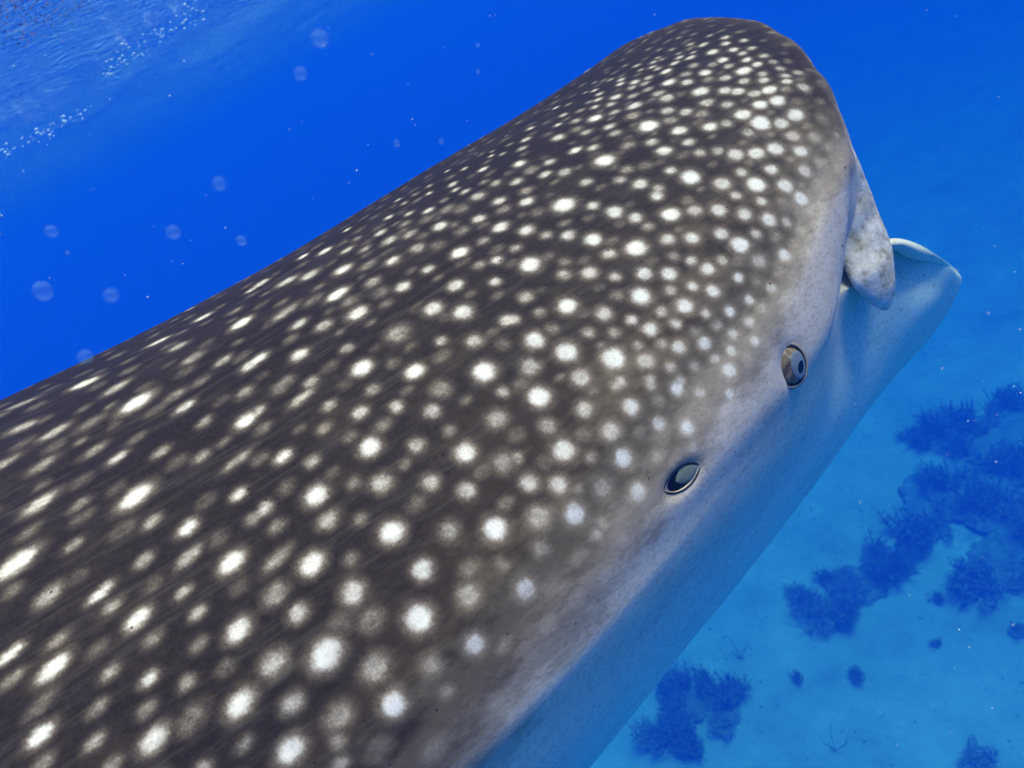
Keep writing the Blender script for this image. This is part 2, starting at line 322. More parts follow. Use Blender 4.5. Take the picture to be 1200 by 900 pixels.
    (.920, -.058, .416, .0072, .70, 1.0), (.949, .000, .422, .0063, .70, 1.0), (.960, -.027, .423, .0062, .50, 1.0), (.950, -.076, .418, .0060, .50, 1.0),
    (.941, -.120, .412, .0070, .70, 1.0), (.944, -.158, .406, .0068, .70, 1.0), (.925, -.190, .398, .0075, .60, 1.0), (.911, -.225, .388, .0070, .70, 1.0),
    (.912, .045, .417, .0064, .80, 1.0), (.904, .006, .416, .0062, .60, 1.0), (.902, -.029, .414, .0061, .70, 1.0), (.886, -.062, .411, .0059, .70, 1.0),
    (.871, -.079, .407, .0070, .80, 1.0), (.888, -.095, .408, .0058, .50, 1.0), (.869, -.026, .410, .0061, .60, 1.0), (.853, -.031, .408, .0072, .70, 1.0),
    (.835, -.047, .405, .0071, .80, 1.0), (.863, -.043, .409, .0060, .60, 1.0), (.841, .000, .407, .0074, .80, 1.0), (.845, .041, .408, .0063, .70, 1.0),
    (.823, -.029, .404, .0060, .60, 1.0), (.830, -.066, .403, .0070, .70, 1.0), (.787, -.016, .399, .0072, .70, 1.0), (.772, -.031, .396, .0071, .80, 1.0),
    (.788, .017, .399, .0061, .60, 1.0), (.789, .037, .399, .0062, .50, 1.0), (.785, .061, .397, .0051, .90, 1.0), (.825, .071, .403, .0051, .60, 1.0),
    (.748, .015, .393, .0061, .80, 1.0), (.734, -.017, .391, .0071, .70, 1.0), (.715, -.036, .388, .0070, .80, 1.0), (.742, .035, .392, .0049, .60, 1.0),
    (.691, -.055, .384, .0069, .70, 1.0), (.704, -.023, .387, .0059, .50, 1.0), (.440, -.192, .339, .0097, .90, 1.0), (.466, -.247, .329, .0148, 1.00, 1.0),
    (.432, -.228, .331, .0083, .30, 1.0), (.490, -.281, .322, .0084, .80, 1.0), (.502, -.312, .313, .0108, .90, 1.0), (.515, -.338, .305, .0093, .80, 1.0),
    (.516, -.360, .295, .0072, .50, 1.0), (.553, -.365, .296, .0113, 1.00, 1.0), (.564, -.330, .313, .0082, .80, 1.0), (.580, -.381, .291, .0093, .70, 1.0),
    (.587, -.363, .301, .0074, .40, 1.0), (.605, -.399, .283, .0099, .80, 1.0), (.627, -.421, .270, .0092, .85, 1.0), (.641, -.397, .288, .0073, .70, 1.0),
    (.662, -.420, .274, .0073, .70, 1.0), (.397, -.247, .322, .0100, .85, 1.0), (.365, -.265, .314, .0075, .50, 1.0), (.409, -.277, .315, .0075, .65, 1.0),
    (.429, -.299, .310, .0087, .80, 1.0), (.448, -.328, .302, .0105, .95, 1.0), (.446, -.360, .288, .0084, .75, 1.0), (.478, -.376, .284, .0129, 1.00, 1.0),
    (.518, -.391, .280, .0090, .75, 1.0), (.544, -.408, .272, .0090, .85, 1.0), (.505, -.413, .266, .0070, .40, 1.0), (.519, -.430, .257, .0070, .70, 1.0),
    (.579, -.424, .265, .0090, .80, 1.0), (.588, -.446, .250, .0116, 1.00, 1.0), (.618, -.446, .251, .0071, .60, 1.0), (.595, -.470, .229, .0096, .60, 1.0),
    (.552, -.449, .245, .0070, .65, 1.0), (.527, -.447, .245, .0088, .90, 1.0), (.359, -.304, .302, .0124, 1.00, 1.0), (.380, -.347, .288, .0083, .60, 1.0),
    (.395, -.331, .296, .0071, .40, 1.0), (.405, -.367, .282, .0101, .75, 1.0), (.425, -.392, .271, .0069, .65, 1.0), (.457, -.410, .264, .0094, .85, 1.0),
    (.482, -.427, .256, .0094, .90, 1.0), (.467, -.443, .244, .0068, .60, 1.0), (.494, -.453, .238, .0068, .75, 1.0), (.511, -.469, .226, .0087, .85, 1.0),
    (.553, -.472, .225, .0069, .85, 1.0), (.547, -.494, .203, .0068, .80, 1.0), (.431, -.429, .251, .0111, 1.00, 1.0), (.408, -.413, .259, .0068, .40, 1.0),
    (.320, -.342, .285, .0088, .65, 1.0), (.316, -.374, .272, .0067, .45, 1.0), (.349, -.388, .267, .0110, 1.00, 1.0), (.377, -.421, .252, .0091, .75, 1.0),
    (.399, -.445, .239, .0066, .80, 1.0), (.437, -.456, .234, .0067, .65, 1.0), (.466, -.465, .228, .0098, .95, 1.0), (.482, -.482, .214, .0067, .65, 1.0),
    (.512, -.493, .204, .0068, .90, 1.0), (.553, -.505, .189, .0069, .40, 1.0), (.313, -.401, .259, .0066, .40, 1.0), (.345, -.429, .246, .0066, .65, 1.0),
    (.370, -.445, .237, .0066, .55, 1.0), (.409, -.464, .226, .0090, .85, 1.0), (.440, -.474, .219, .0066, .80, 1.0), (.454, -.491, .205, .0066, .40, 1.0),
    (.485, -.497, .200, .0067, .45, 1.0), (.497, -.510, .185, .0067, .70, 1.0), (.527, -.509, .186, .0068, .70, 1.0), (.517, -.523, .167, .0068, .80, 1.0),
    (.286, -.401, .257, .0107, .90, 1.0), (.307, -.433, .241, .0117, .95, 1.0), (.347, -.467, .221, .0129, 1.00, 1.0), (.377, -.487, .207, .0094, .70, 1.0),
    (.382, -.471, .220, .0065, .40, 1.0), (.408, -.482, .212, .0065, .50, 1.0), (.423, -.494, .202, .0083, .80, 1.0), (.455, -.504, .193, .0084, .90, 1.0),
    (.481, -.520, .173, .0066, .85, 1.0), (.455, -.518, .176, .0066, .65, 1.0), (.397, -.504, .192, .0065, .55, 1.0), (.425, -.515, .180, .0065, .45, 1.0),
    (.462, -.531, .158, .0090, .90, 1.0), (.494, -.530, .157, .0067, .40, 1.0), (.259, -.423, .244, .0105, .60, 1.0), (.299, -.464, .221, .0098, .75, 1.0),
    (.334, -.489, .204, .0063, .70, 1.0), (.365, -.503, .192, .0064, .60, 1.0), (.397, -.518, .177, .0064, .70, 1.0), (.286, -.362, .274, .0067, .60, 1.0),
    (.244, -.456, .224, .0113, 1.00, 1.0), (.277, -.492, .201, .0090, .70, 1.0), (.327, -.490, .203, .0063, .60, 1.0), (.324, -.513, .183, .0097, .80, 1.0),
    (.361, -.507, .188, .0064, .50, 1.0), (.388, -.521, .173, .0081, .90, 1.0), (.411, -.533, .158, .0064, .65, 1.0), (.445, -.544, .139, .0066, .90, 1.0),
    (.230, -.485, .205, .0083, .60, 1.0), (.286, -.520, .176, .0100, .70, 1.0), (.343, -.536, .157, .0085, .70, 1.0), (.371, -.548, .138, .0086, .90, 1.0),
    (.425, -.557, .115, .0065, .40, 1.0), (.358, -.521, .174, .0063, .30, 1.0), (.228, -.511, .184, .0109, .85, 1.0), (.248, -.529, .168, .0060, .40, 1.0),
    (.281, -.542, .152, .0099, .95, 1.0), (.318, -.554, .133, .0062, .40, 1.0), (.364, -.560, .118, .0063, .50, 1.0), (.174, -.517, .179, .0085, .75, 1.0),
    (.199, -.532, .166, .0085, .75, 1.0), (.239, -.551, .143, .0097, .50, 1.0), (.274, -.566, .119, .0094, .80, 1.0), (.179, -.493, .198, .0059, .50, 1.0),
    (.161, -.544, .155, .0099, .60, 1.0), (.196, -.556, .140, .0106, .85, 1.0), (.219, -.571, .118, .0059, .40, 1.0), (.144, -.563, .135, .0072, .40, 1.0),
    (.205, -.575, .113, .0058, .40, 1.0), (.107, -.579, .117, .0091, .75, 1.0), (.903, -.249, .381, .0068, .50, 1.0), (.896, -.269, .373, .0066, .60, 1.0),
    (.924, -.260, .375, .0060, .30, 1.0), (.907, -.292, .362, .0075, .50, 1.0), (.867, -.259, .375, .0070, .70, 1.0), (.883, -.288, .366, .0072, .60, 1.0),
    (.870, -.300, .360, .0077, .80, 1.0), (.839, -.293, .359, .0104, .90, 1.0), (.877, -.323, .349, .0091, .65, 1.0), (.852, -.311, .354, .0072, .40, 1.0),
    (.825, -.318, .347, .0107, .95, 1.0), (.822, -.352, .330, .0115, .90, 1.0), (.795, -.349, .328, .0100, .80, 1.0), (.788, -.373, .313, .0099, .60, 1.0),
    (.811, -.391, .304, .0085, .45, 1.0), (.850, -.375, .316, .0079, .25, 1.0), (.750, -.374, .309, .0112, .85, 1.0), (.776, -.394, .296, .0098, .85, 1.0),
    (.715, -.394, .294, .0089, .80, 1.0), (.757, -.415, .278, .0096, .70, 1.0), (.788, -.416, .279, .0076, .40, 1.0), (.711, -.419, .275, .0108, .90, 1.0),
    (.719, -.438, .257, .0108, .90, 1.0), (.764, -.432, .261, .0076, .25, 1.0), (.650, -.441, .256, .0098, .90, 1.0), (.671, -.452, .246, .0073, .60, 1.0),
    (.684, -.465, .231, .0073, .40, 1.0), (.641, -.459, .240, .0072, .35, 1.0), (.634, -.477, .220, .0090, .85, 1.0), (.670, -.484, .207, .0072, .45, 1.0),
    (.738, -.456, .231, .0075, .25, 1.0), (.719, -.452, .241, .0074, .30, 1.0), (.585, -.495, .201, .0070, .65, 1.0), (.623, -.498, .194, .0071, .30, 1.0),
    (.644, -.504, .179, .0071, .25, 1.0), (.574, -.483, .215, .0069, .30, 1.0), (-.035, .109, .306, .0088, .85, 1.5), (-.111, .102, .304, .0096, .85, 1.6),
    (-.084, .015, .308, .0080, .60, 1.5), (-.071, -.055, .308, .0083, .55, 1.5), (-.037, -.108, .306, .0074, .60, 1.4), (.010, -.030, .313, .0099, 1.00, 1.4),
    (.012, .036, .313, .0073, .40, 1.4), (.053, .106, .312, .0067, .80, 1.3), (-.008, -.162, .302, .0089, .80, 1.3), (.008, -.238, .290, .0068, .35, 1.3),
    (.382, .028, .350, .0057, .85, 1.0), (.400, .062, .351, .0058, .50, 1.0), (.449, .081, .355, .0048, .90, 1.0), (.461, .036, .359, .0058, .80, 1.0),
    (.417, .001, .354, .0079, .80, 1.0), (.406, -.029, .353, .0066, .70, 1.0), (.408, -.060, .351, .0073, .80, 1.0), (.469, -.020, .360, .0078, .95, 1.0),
    (.447, -.096, .353, .0079, .60, 1.0), (.441, -.070, .355, .0073, .40, 1.0), (.508, .014, .364, .0046, .80, 1.0), (.518, -.010, .365, .0057, .60, 1.0),
    (.580, .073, .369, .0037, .70, 1.0), (.548, .012, .369, .0058, .40, 1.0), (.466, -.126, .352, .0074, .75, 1.0), (.458, -.165, .346, .0094, .50, 1.0),
    (.501, -.121, .357, .0105, .40, 1.0), (.522, .032, .365, .0047, .50, 1.0), (.512, .079, .362, .0036, .50, 1.0), (.361, -.080, .345, .0109, .40, 1.0),
    (.373, -.105, .344, .0104, .40, 1.0), (.371, .066, .347, .0058, .40, 1.0), (.343, .056, .345, .0058, .50, 1.0), (.376, -.041, .349, .0065, .40, 1.0),
]
EYE = np.array((.5565, -.5445, .114)); SPIRACLE = np.array((.334, -.571, .098))
VIEWER = np.array((0, -1.012, .645))          # where the diver is, in the shark's own axes
MARKS = [(.186, -.574, .098, .0058)]

def build_shark():
    root = empty('whale_shark')
    A = Matrix(((.951657, -.267951, .150170, -.36803), (.281140, .956774, -.074451, 1.01628),
                (-.123729, .113070, .985853, -1.57145), (0, 0, 0, 1)))
    root.matrix_world = A
    tag(root, 'huge dark whale shark covered in white spots, mouth slightly open', 'whale shark')
    nphi = 680
    u = np.concatenate([np.linspace(0, 5, 60, endpoint=False), np.linspace(5, 6, 50, endpoint=False),
                        np.linspace(6, 7, 115, endpoint=False), np.linspace(7, 8, 105, endpoint=False),
                        np.linspace(8, 9, 85, endpoint=False), np.linspace(9, 14.5, 300, endpoint=False),
                        np.linspace(14.5, 17, 40)])
    phi = np.linspace(0, 2 * np.pi, nphi, endpoint=False) + 1e-4
    G = head_turn(spline(np.stack([ring_pts(r, phi) for r in RINGS]), u))
    nu = len(u)
    # normals
    du = np.gradient(G, axis=0); dp = np.roll(G, -1, 1) - np.roll(G, 1, 1)
    NR = np.cross(dp, du); NR /= np.linalg.norm(NR, axis=-1, keepdims=True) + 1e-9
    q = nu // 3; sgn = np.sign((NR[q] * (G[q] - G[q].mean(0))).sum(-1).mean()); NR *= sgn
    # a soft crease below the jaw ridge, sockets for eye and spiracle, faint skin folds
    el = np.degrees(np.arcsin(np.clip(np.sin(phi), -1, 1)))[None, :] * np.ones((nu, 1))
    U = u[:, None] * np.ones((1, nphi))
    crease = np.exp(-((el + 13 - 4 * sm(8.5, 10, U)) / 8.0) ** 2) * sm(7.2, 9.2, U) * sm(13.6, 13.0, U) * (1 + 1.9 * sm(8.8, 10.2, U))
    G = G - NR * (.010 * crease)[..., None]
    for side in (1, -1):
        for c, rx, rz, dep in ((EYE, .024, .028, .007), (SPIRACLE, .027, .012, .012)):
            c = c * np.array((1, side, 1)); d = G - c
            g = np.exp(-((d[..., 0] / rx) ** 2 + (d[..., 2] / rz) ** 2 + (d[..., 1] / .06) ** 2) * 1.2)
            G = G - NR * (dep * g)[..., None]
    G = G + NR * (.0016 * np.sin(9 * G[..., 0] + 4 * np.sin(7 * phi)[None, :]) * sm(14, 13, U))[..., None]
    V = G.reshape(-1, 3)
    i = np.arange(nu * nphi).reshape(nu, nphi); j = np.roll(i, -1, 1)
    F = np.stack([i[:-1], j[:-1], j[1:], i[1:]], -1).reshape(-1, 4)
    if sgn < 0: F = F[:, ::-1]
    me = mesh_np('whale_shark_body', V, F)
    # pigment fields
    NF = NR.reshape(-1, 3); UF = U.reshape(-1); EF = el.reshape(-1)
    e0 = 1 + 16 * sm(6.9, 8.3, UF) + 9 * sm(8.3, 9.4, UF)
    pale = .42 * sm(e0 + 46, e0 + 6, EF) + .58 * sm(e0 + 16, e0 - 14, EF)
    pale = np.maximum(pale, .85 * sm(10.9, 12.4, UF) * sm(75, 30, EF))
    pale = np.maximum(pale, .80 * sm(10.9, 12.5, UF))
    kd = kdtree.KDTree(len(V))
    for a, v in enumerate(V): kd.insert(v, a)
    kd.balance()
    spot = np.zeros(len(V)); mark = np.zeros(len(V))
    S = [tuple(s) for s in SPOTS]
    # the far side and the tail carry spots too
    rng = np.random.default_rng(11); taken = [Vector(s[:3]) for s in S]
    tk = kdtree.KDTree(6000); nt_ = 0
    for s in taken: tk.insert(s, nt_); nt_ += 1
    tk.balance()
    cand = rng.permutation(np.nonzero((EF > 10) & (UF > 1.5) & (UF < 12))[0])[:14000]
    new = []
    for a in cand:
        v = V[a]; view = VIEWER - v
        seen = (NF[a] @ view) / np.linalg.norm(view) > .03
        faint = seen and v[0] > -.55
        gap = .034 + .014 * sm(.5, -.3, v[0]) if faint else .034 + .05 * sm(.6, -1.5, v[0])
        if tk.find(v)[2] < gap * (.62 if faint else .8): continue
        if any(abs(v[0] - b[0]) < gap and (v[0]-b[0])**2 + (v[1]-b[1])**2 + (v[2]-b[2])**2 < gap * gap for b in new): continue
        new.append((v[0], v[1], v[2], gap * rng.uniform(.12, .2), rng.uniform(.10, .34) if faint else rng.choice((.4, .7, 1.)), 1.4))
    S = [(x, y, z, r * (1.12 + .18 * float(sm(.5, -.1, x))), b, e) for (x, y, z, r, b, e) in S]
    for (x, y, z, r, b, e) in S + new:
        hit = kd.find_range((x, y, z), r * e * 2.7)
        if not hit: continue
        idx = np.array([h[1] for h in hit]); c = np.array((x, y, z))
        nv = NF[idx[0]]; t = np.array((1., 0, 0)); t = t - (t @ nv) * nv; t /= np.linalg.norm(t)
        bt = np.cross(nv, t); bt *= np.sign(bt[2]) or 1; ang = .26 * sm(.4, -.1, x); t = t * np.cos(ang) + bt * np.sin(ang)
        d = V[idx] - c; a = d @ t; rest = np.maximum((d * d).sum(-1) - a * a, 0)
        dd = np.sqrt((a / (r * e)) ** 2 + rest / r ** 2)
        core = sm(1.45, .50, dd); halo = sm(2.1, .6, dd) * .38
        val = np.maximum(core * (.25 + .75 * b) * b ** .25, halo * (.55 + .45 * b))
        spot[idx] = np.maximum(spot[idx], val)
    for (x, y, z, r) in MARKS:
        for co, a, d in kd.find_range((x, y, z), r * 1.5):
            mark[a] = max(mark[a], float(sm(1.3, .8, np.array(d / r))))
    inner = sm(13.3, 13.9, UF)
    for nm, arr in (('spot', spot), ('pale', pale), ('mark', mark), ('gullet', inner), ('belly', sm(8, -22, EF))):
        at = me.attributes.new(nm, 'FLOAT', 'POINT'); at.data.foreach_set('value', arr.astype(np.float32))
    # ---- skin
    k = N('shark_skin'); c = k.coord(); st = k.scaled(c, (.45, 1, 1))
    n_big = k.noise(c, 3.2, 4, .6); n_mid = k.noise(st, 26, 5, .68); n_fine = k.noise(c, 150, 4, .7); n_tiny = k.noise(c, 420, 2, .6)
    sp = k.attr('spot'); pl = k.attr('pale')
    # ragged, speckled edge: the field is eaten by fine noise where it is neither full nor empty
    eat = k.math('ADD', k.math('MULTIPLY', k.math('SUBTRACT', k.noise(c, 85, 3, .6), .5), .75), k.math('MULTIPLY', k.math('SUBTRACT', n_tiny, .5), .55))
    edge = k.math('MULTIPLY', k.math('MULTIPLY', sp, k.math('SUBTRACT', 1.22, sp)), 2.4)
    spv = k.math('ADD', sp, k.math('MULTIPLY', eat, edge), clamp=True)
    pv = k.math('ADD', pl, k.math('ADD', k.math('MULTIPLY', k.math('SUBTRACT', n_mid, .47), .62), k.math('MULTIPLY', k.math('SUBTRACT', n_big, .45), .55)), clamp=True)
    base = k.ramp(pv, [(0, (.021, .0125, .0062)), (.28, (.046, .029, .0145)), (.52, (.150, .108, .062)), (.75, (.37, .285, .195)), (1, (.82, .655, .48))])
    base = k.mix(k.math('MULTIPLY', k.attr('belly'), .92), base, (.68, .95, .76))  # white belly; green-cyan water light is put into its colour
    base = k.mix(k.math('MULTIPLY', k.math('SUBTRACT', n_fine, .35, clamp=True), .9), base, k.mix(.14, base, (.30, .26, .21)))
    streak = k.noise(k.scaled(c, (.07, 1, 1)), 75, 4, .7)
    base = k.mix(k.math('MULTIPLY', k.math('SUBTRACT', streak, .52, clamp=True), 1.1), base, k.mix(.5, base, (.30, .25, .19)))
    tint = k.ramp(spv, [(0, (.60, .44, .28)), (.35, (.68, .53, .37)), (.7, (.86, .73, .57)), (1, (.95, .85, .70))], 'LINEAR')
    amt = k.math('MULTIPLY', k.math('POWER', spv, k.math('SUBTRACT', 1.5, k.math('MULTIPLY', pl, .8))), k.math('SUBTRACT', 1.0, k.math('MULTIPLY', k.attr('belly'), .8)))
    col = k.mix(amt, base, tint)
    vo = k.n('ShaderNodeTexVoronoi'); vo.inputs['Scale'].default_value = 52; k.l(c, vo.inputs['Vector'])
    dot = k.math('LESS_THAN', vo.outputs['Distance'], k.math('MULTIPLY', k.math('SUBTRACT', k.noise(c, 47, 2), .46, clamp=True), .55))
    col = k.mix(k.math('MULTIPLY', dot, .85), col, (.015, .013, .012))
    col = k.mix(k.math('MULTIPLY', k.attr('mark'), .9), col, (.05, .055, .06))
    grit = k.math('MULTIPLY', k.math('SUBTRACT', k.noise(k.scaled(c, (.6, 1, 1)), 210, 3, .75), .5, clamp=True), 2.6, clamp=True)
    col = k.mix(k.math('MULTIPLY', grit, k.math('MULTIPLY', k.math('ADD', pl, .12), .85)), col, k.mix(.75, col, (.06, .05, .04)))
    blot = k.math('MULTIPLY', k.math('SUBTRACT', k.noise(st, 14, 5, .7), .52, clamp=True), 3.0, clamp=True)
    col = k.mix(k.math('MULTIPLY', blot, k.math('MULTIPLY', pl, .40)), col, k.mix(.7, col, (.10, .085, .07)))
    col = k.mix(k.attr('gullet'), col, (.12, .11, .10))
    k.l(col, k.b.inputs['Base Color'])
    k.b.inputs['Roughness'].default_value = .62; k.b.inputs['Specular IOR Level'].default_value = .07
    bh = k.math('ADD', k.math('MULTIPLY', n_fine, .6), k.math('MULTIPLY', n_mid, .3))
    k.bump(bh, .35, .003)
    skin = k.m
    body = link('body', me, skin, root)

    # ---- eyes and spiracles, in the tangent plane of the head
    m_lid = plain('eye_rim', (.018, .018, .014), .9, .0)
    ke = N('eye_gold'); f = ke.noise(ke.coord(), 70, 4, .6)
    ke.l(ke.ramp(f, [(.35, (.07, .045, .015)), (.52, (.26, .17, .06)), (.68, (.55, .45, .32))]), ke.b.inputs['Base Color'])
    ke.b.inputs['Roughness'].default_value = .2
    m_iris = plain('eye_pale', (.20, .235, .25), .25, .35, .35, 160); m_pupil = plain('pupil', (.006, .006, .012), .08, .6)
    m_fold = plain('lid_skin', (.36, .29, .21), .8, .05, .35, 160)
    m_flap = plain('spiracle_flap', (.20, .22, .16), .95, .0, .45, 90); m_hole_shade = plain('spiracle_hole_shade', (.006, .006, .005), .5, .2)  # hole: shade inside the opening is painted as a near-black colour
    m_lip2 = plain('spiracle_lip', (.24, .20, .12), .7, .15, .4, 90)

    def dome(nx, ny, a, b, h, pw=1.0):
        """low dome over an ellipse a x b in the xy plane"""
        Vv, Ff = [(0, 0, h)], []
        for ri in range(1, nx + 1):
            t = ri / nx
            for k_ in range(ny):
                an = 2 * math.pi * k_ / ny
                sn = math.sin(an); Vv.append((a * t * math.cos(an), b * t * sn * abs(sn) ** (pw - 1) if sn else 0, h * math.sqrt(max(0, 1 - t * t))))
        for k_ in range(ny): Ff.append((0, 1 + k_, 1 + (k_ + 1) % ny))
        for ri in range(nx - 1):
            for k_ in range(ny):
                p, q_ = 1 + ri * ny, 1 + (ri + 1) * ny
                Ff.append((p + k_, q_ + k_, q_ + (k_ + 1) % ny, p + (k_ + 1) % ny))
        return Vv, Ff
    def leaf_ring(a, b, r, pw, nseg=56, ns=10):
        """ring of round section along a pointed oval"""
        Vv, Ff = [], []
        def pt(an):
            c_, s_ = math.cos(an), math.sin(an)
            return Vector((a * c_, b * s_ * abs(s_) ** (pw - 1) if s_ else 0, 0))
        for k_ in range(nseg):
            an = 2 * math.pi * k_ / nseg; p = pt(an); tn = (pt(an + .02) - pt(an - .02)).normalized(); nn = Vector((tn.y, -tn.x, 0))
            for m_ in range(ns):
                b_ = 2 * math.pi * m_ / ns
                Vv.append(p + nn * (r * math.cos(b_)) + Vector((0, 0, r * 1.1 * math.sin(b_))))
        for k_ in range(nseg):
            for m_ in range(ns):
                k2, m2 = (k_ + 1) % nseg, (m_ + 1) % ns
                Ff.append((k_ * ns + m_, k2 * ns + m_, k2 * ns + m2, k_ * ns + m2))
        return Vv, Ff
    def frame_at(p, side, spin, lift, turn=0):
        d = ((V - p) ** 2).sum(-1); a = int(d.argmin()); n_ = Vector(NF[a])
        # the sockets are dented, so take the skin normal a little further out
        near = np.argsort(d)[:4000]; n_ = Vector(NF[near].mean(0)).normalized()
        if turn:
            vw = Vector(VIEWER * np.array((1, side, 1.)) - p).normalized(); n_ = (n_ + vw * turn).normalized()
        t_ = Vector((1, 0, 0)); t_ = (t_ - n_ * t_.dot(n_)).normalized(); b_ = n_.cross(t_)
        if b_.z < 0: b_ = -b_
        t2 = t_ * math.cos(spin) + b_ * math.sin(spin); b2 = n_.cross(t2)
        o = Vector(p) + n_ * lift
        return Matrix(((t2.x, b2.x, n_.x, o.x), (t2.y, b2.y, n_.y, o.y), (t2.z, b2.z, n_.z, o.z), (0, 0, 0, 1)))
    for side in (1, -1):
        S3 = np.array((1, side, 1.))
        e = link('eye', mesh_py('eye', *dome(12, 40, .0215, .0245, .0055)), ke.m, root); e.matrix_local = frame_at(EYE * S3, side, R(-14 * side), -.0035, .45)
        link('eyelid', mesh_py('eyelid', *leaf_ring(.0219, .0249, .0016, 1.0)), m_lid, e)
        link('eyelid_fold', mesh_py('eyelid_fold', *leaf_ring(.0250, .0283, .0028, 1.0)), m_fold, e).location = (0, 0, -.0020)
        ir = link('iris', mesh_py('iris', *dome(8, 36, .0118, .0190, .0020)), m_iris, e); ir.location = (.0078, -.0012, .0046); ir.rotation_euler = (R(1), R(7), 0)
        pu = link('pupil', mesh_py('pupil', *dome(6, 24, .0050, .0090, .0010)), m_pupil, e); pu.location = (.0098, -.0048 , .0063); pu.rotation_euler = (R(3), R(9), R(-18))
        s_ = link('spiracle', mesh_py('spiracle', *dome(6, 40, .0300, .0135, .0012, 1.6)), m_hole_shade, root); s_.matrix_local = frame_at(SPIRACLE * S3, side, R(-4 * side), -.0045)
        rm = link('rim', mesh_py('rim', *leaf_ring(.0305, .0138, .0010, 1.6)), m_lid, s_); rm.location = (0, 0, .0022)
        fl = link('flap', mesh_py('flap', *dome(8, 36, .0190, .0098, .0018, 1.6)), m_flap, s_); fl.location = (.0078, .0006 * side, .0012); fl.rotation_euler = (0, R(-3), R(2))

    # ---- the pale fold of skin at the corner of the mouth
    outer = [(.890, -.376, .284), (.903, -.397, .2205), (.910, -.424, .148), (.898, -.456, .092), (.858, -.487, .024)]
    inner_ = [(.878, -.380, .282), (.842, -.408, .200), (.804, -.436, .135), (.790, -.470, .088), (.836, -.487, .022)]
    kl = N('lip_skin'); f = kl.noise(kl.coord(), 55, 5, .65); g = kl.noise(kl.coord(), 22, 4, .6)
    colr = kl.ramp(f, [(.3, (.34, .28, .17)), (.5, (.74, .64, .50)), (.7, (.88, .80, .68))])
    kl.l(kl.mix(kl.math('MULTIPLY', kl.math('SUBTRACT', g, .5, clamp=True), 2.6), colr, (.24, .22, .09)), kl.b.inputs['Base Color'])
    kl.b.inputs['Roughness'].default_value = .6; kl.b.inputs['Specular IOR Level'].default_value = .2; kl.bump(f, .5, .004)
    def cr(P, t):
        n_ = len(P); i_ = min(int(t), n_ - 2); w_ = t - i_; g_ = lambda k_: Vector(P[max(0, min(n_ - 1, k_))])
        p0, p1, p2, p3 = g_(i_ - 1), g_(i_), g_(i_ + 1), g_(i_ + 2)
        return .5 * (2 * p1 + (p2 - p0) * w_ + (2 * p0 - 5 * p1 + 4 * p2 - p3) * w_ * w_ + (3 * p1 - p0 - 3 * p2 + p3) * w_ ** 3)
    for side in (1, -1):
        Vv, Ff = [], []; ns, nr = 48, 28
        for a in range(ns + 1):
            t = a / ns * 4; o_, i_ = cr(outer, t), cr(inner_, t); mid = (o_ + i_) / 2; hw = (o_ - i_) / 2 * math.sqrt(max(.03, 1 - (max(0, t - 3.7) / .3) ** 2))
            along = (cr(outer, min(4, t + .05)) - cr(outer, max(0, t - .05))).normalized()
            nn = along.cross(hw).normalized()
            th = .013 * min(1, math.sin(math.pi * (a + .5) / (ns + 1)) * 2.2) * (1 + .05 * math.sin(9 * t))
            for b in range(nr):
                an = 2 * math.pi * b / nr
                p = mid + hw * math.cos(an) + nn * (th * math.sin(an) * (1 + .05 * math.sin(3 * an + 5 * t)))
                Vv.append((p.x, p.y * side, p.z))
        for a in range(ns):
            for b in range(nr):
                b2 = (b + 1) % nr; q_ = (a * nr + b, a * nr + b2, (a + 1) * nr + b2, (a + 1) * nr + b)
                Ff.append(q_ if side > 0 else q_[::-1])
        Ff.append(tuple(range(nr))); Ff.append(tuple(range(ns * nr, ns * nr + nr))[::-1])
        link('lip_fold', mesh_py('lip_fold', Vv, Ff), kl.m, root)['label'] = 'pale mottled fold of skin at the mouth corner'

    # ---- rounded lip along the rim of the lower jaw
    ph = np.linspace(R(205), R(335), 90); CR = np.stack([ring_pts(r, ph) for r in RINGS]); rim = head_turn(spline(CR, np.array([13.75])))[0]
    Vv, Ff = [], []; nr = 14
    for a in range(len(rim)):
        tn = Vector(rim[min(a + 1, 89)] - rim[max(a - 1, 0)]).normalized(); up_ = Vector((0, 0, 1)); sd_ = tn.cross(up_).normalized(); up_ = sd_.cross(tn)
        r_ = .009 * min(1, 2.6 * math.sin(math.pi * (a + .6) / 90.2)) + .001
        for b_ in range(nr):
            an = 2 * math.pi * b_ / nr; Vv.append(Vector(rim[a]) + sd_ * (r_ * .85 * math.cos(an)) + up_ * (r_ * math.sin(an)))
    for a in range(len(rim) - 1):
        for b_ in range(nr):
            b2 = (b_ + 1) % nr; Ff.append((a * nr + b_, a * nr + b2, (a + 1) * nr + b2, (a + 1) * nr + b_))
    link('lower_lip', mesh_py('lower_lip', Vv, Ff), kl.m, root)

    # ---- fins, all behind the head
    def fin(name, root_le, root_te, tip_le, tip_te, thick, bow=(0, 0, 0)):
        a0, a1, b0, b1 = map(Vector, (root_le, root_te, tip_le, tip_te)); nS, nC = 16, 18; Vv, Ff = [], []
        span = ((b0 + b1) - (a0 + a1)).normalized(); ch = (a1 - a0).normalized(); nn = ch.cross(span).normalized()
        for a in range(nS + 1):
            s_ = a / nS; le = a0.lerp(b0, s_) + Vector(bow) * (s_ * (1 - s_) * 4); te = a1.lerp(b1, s_ ** 1.25) + Vector(bow) * (s_ * (1 - s_) * 2)
            for b in range(2 * nC):
                v = b / nC; top = v <= 1; x = v if top else 2 - v
                y = thick * (1 - s_ * .85) * math.sqrt(max(x, 0)) * (1 - x) * 1.9
                p = le.lerp(te, x) + nn * (y if top else -y); Vv.append(p)
        w2 = 2 * nC
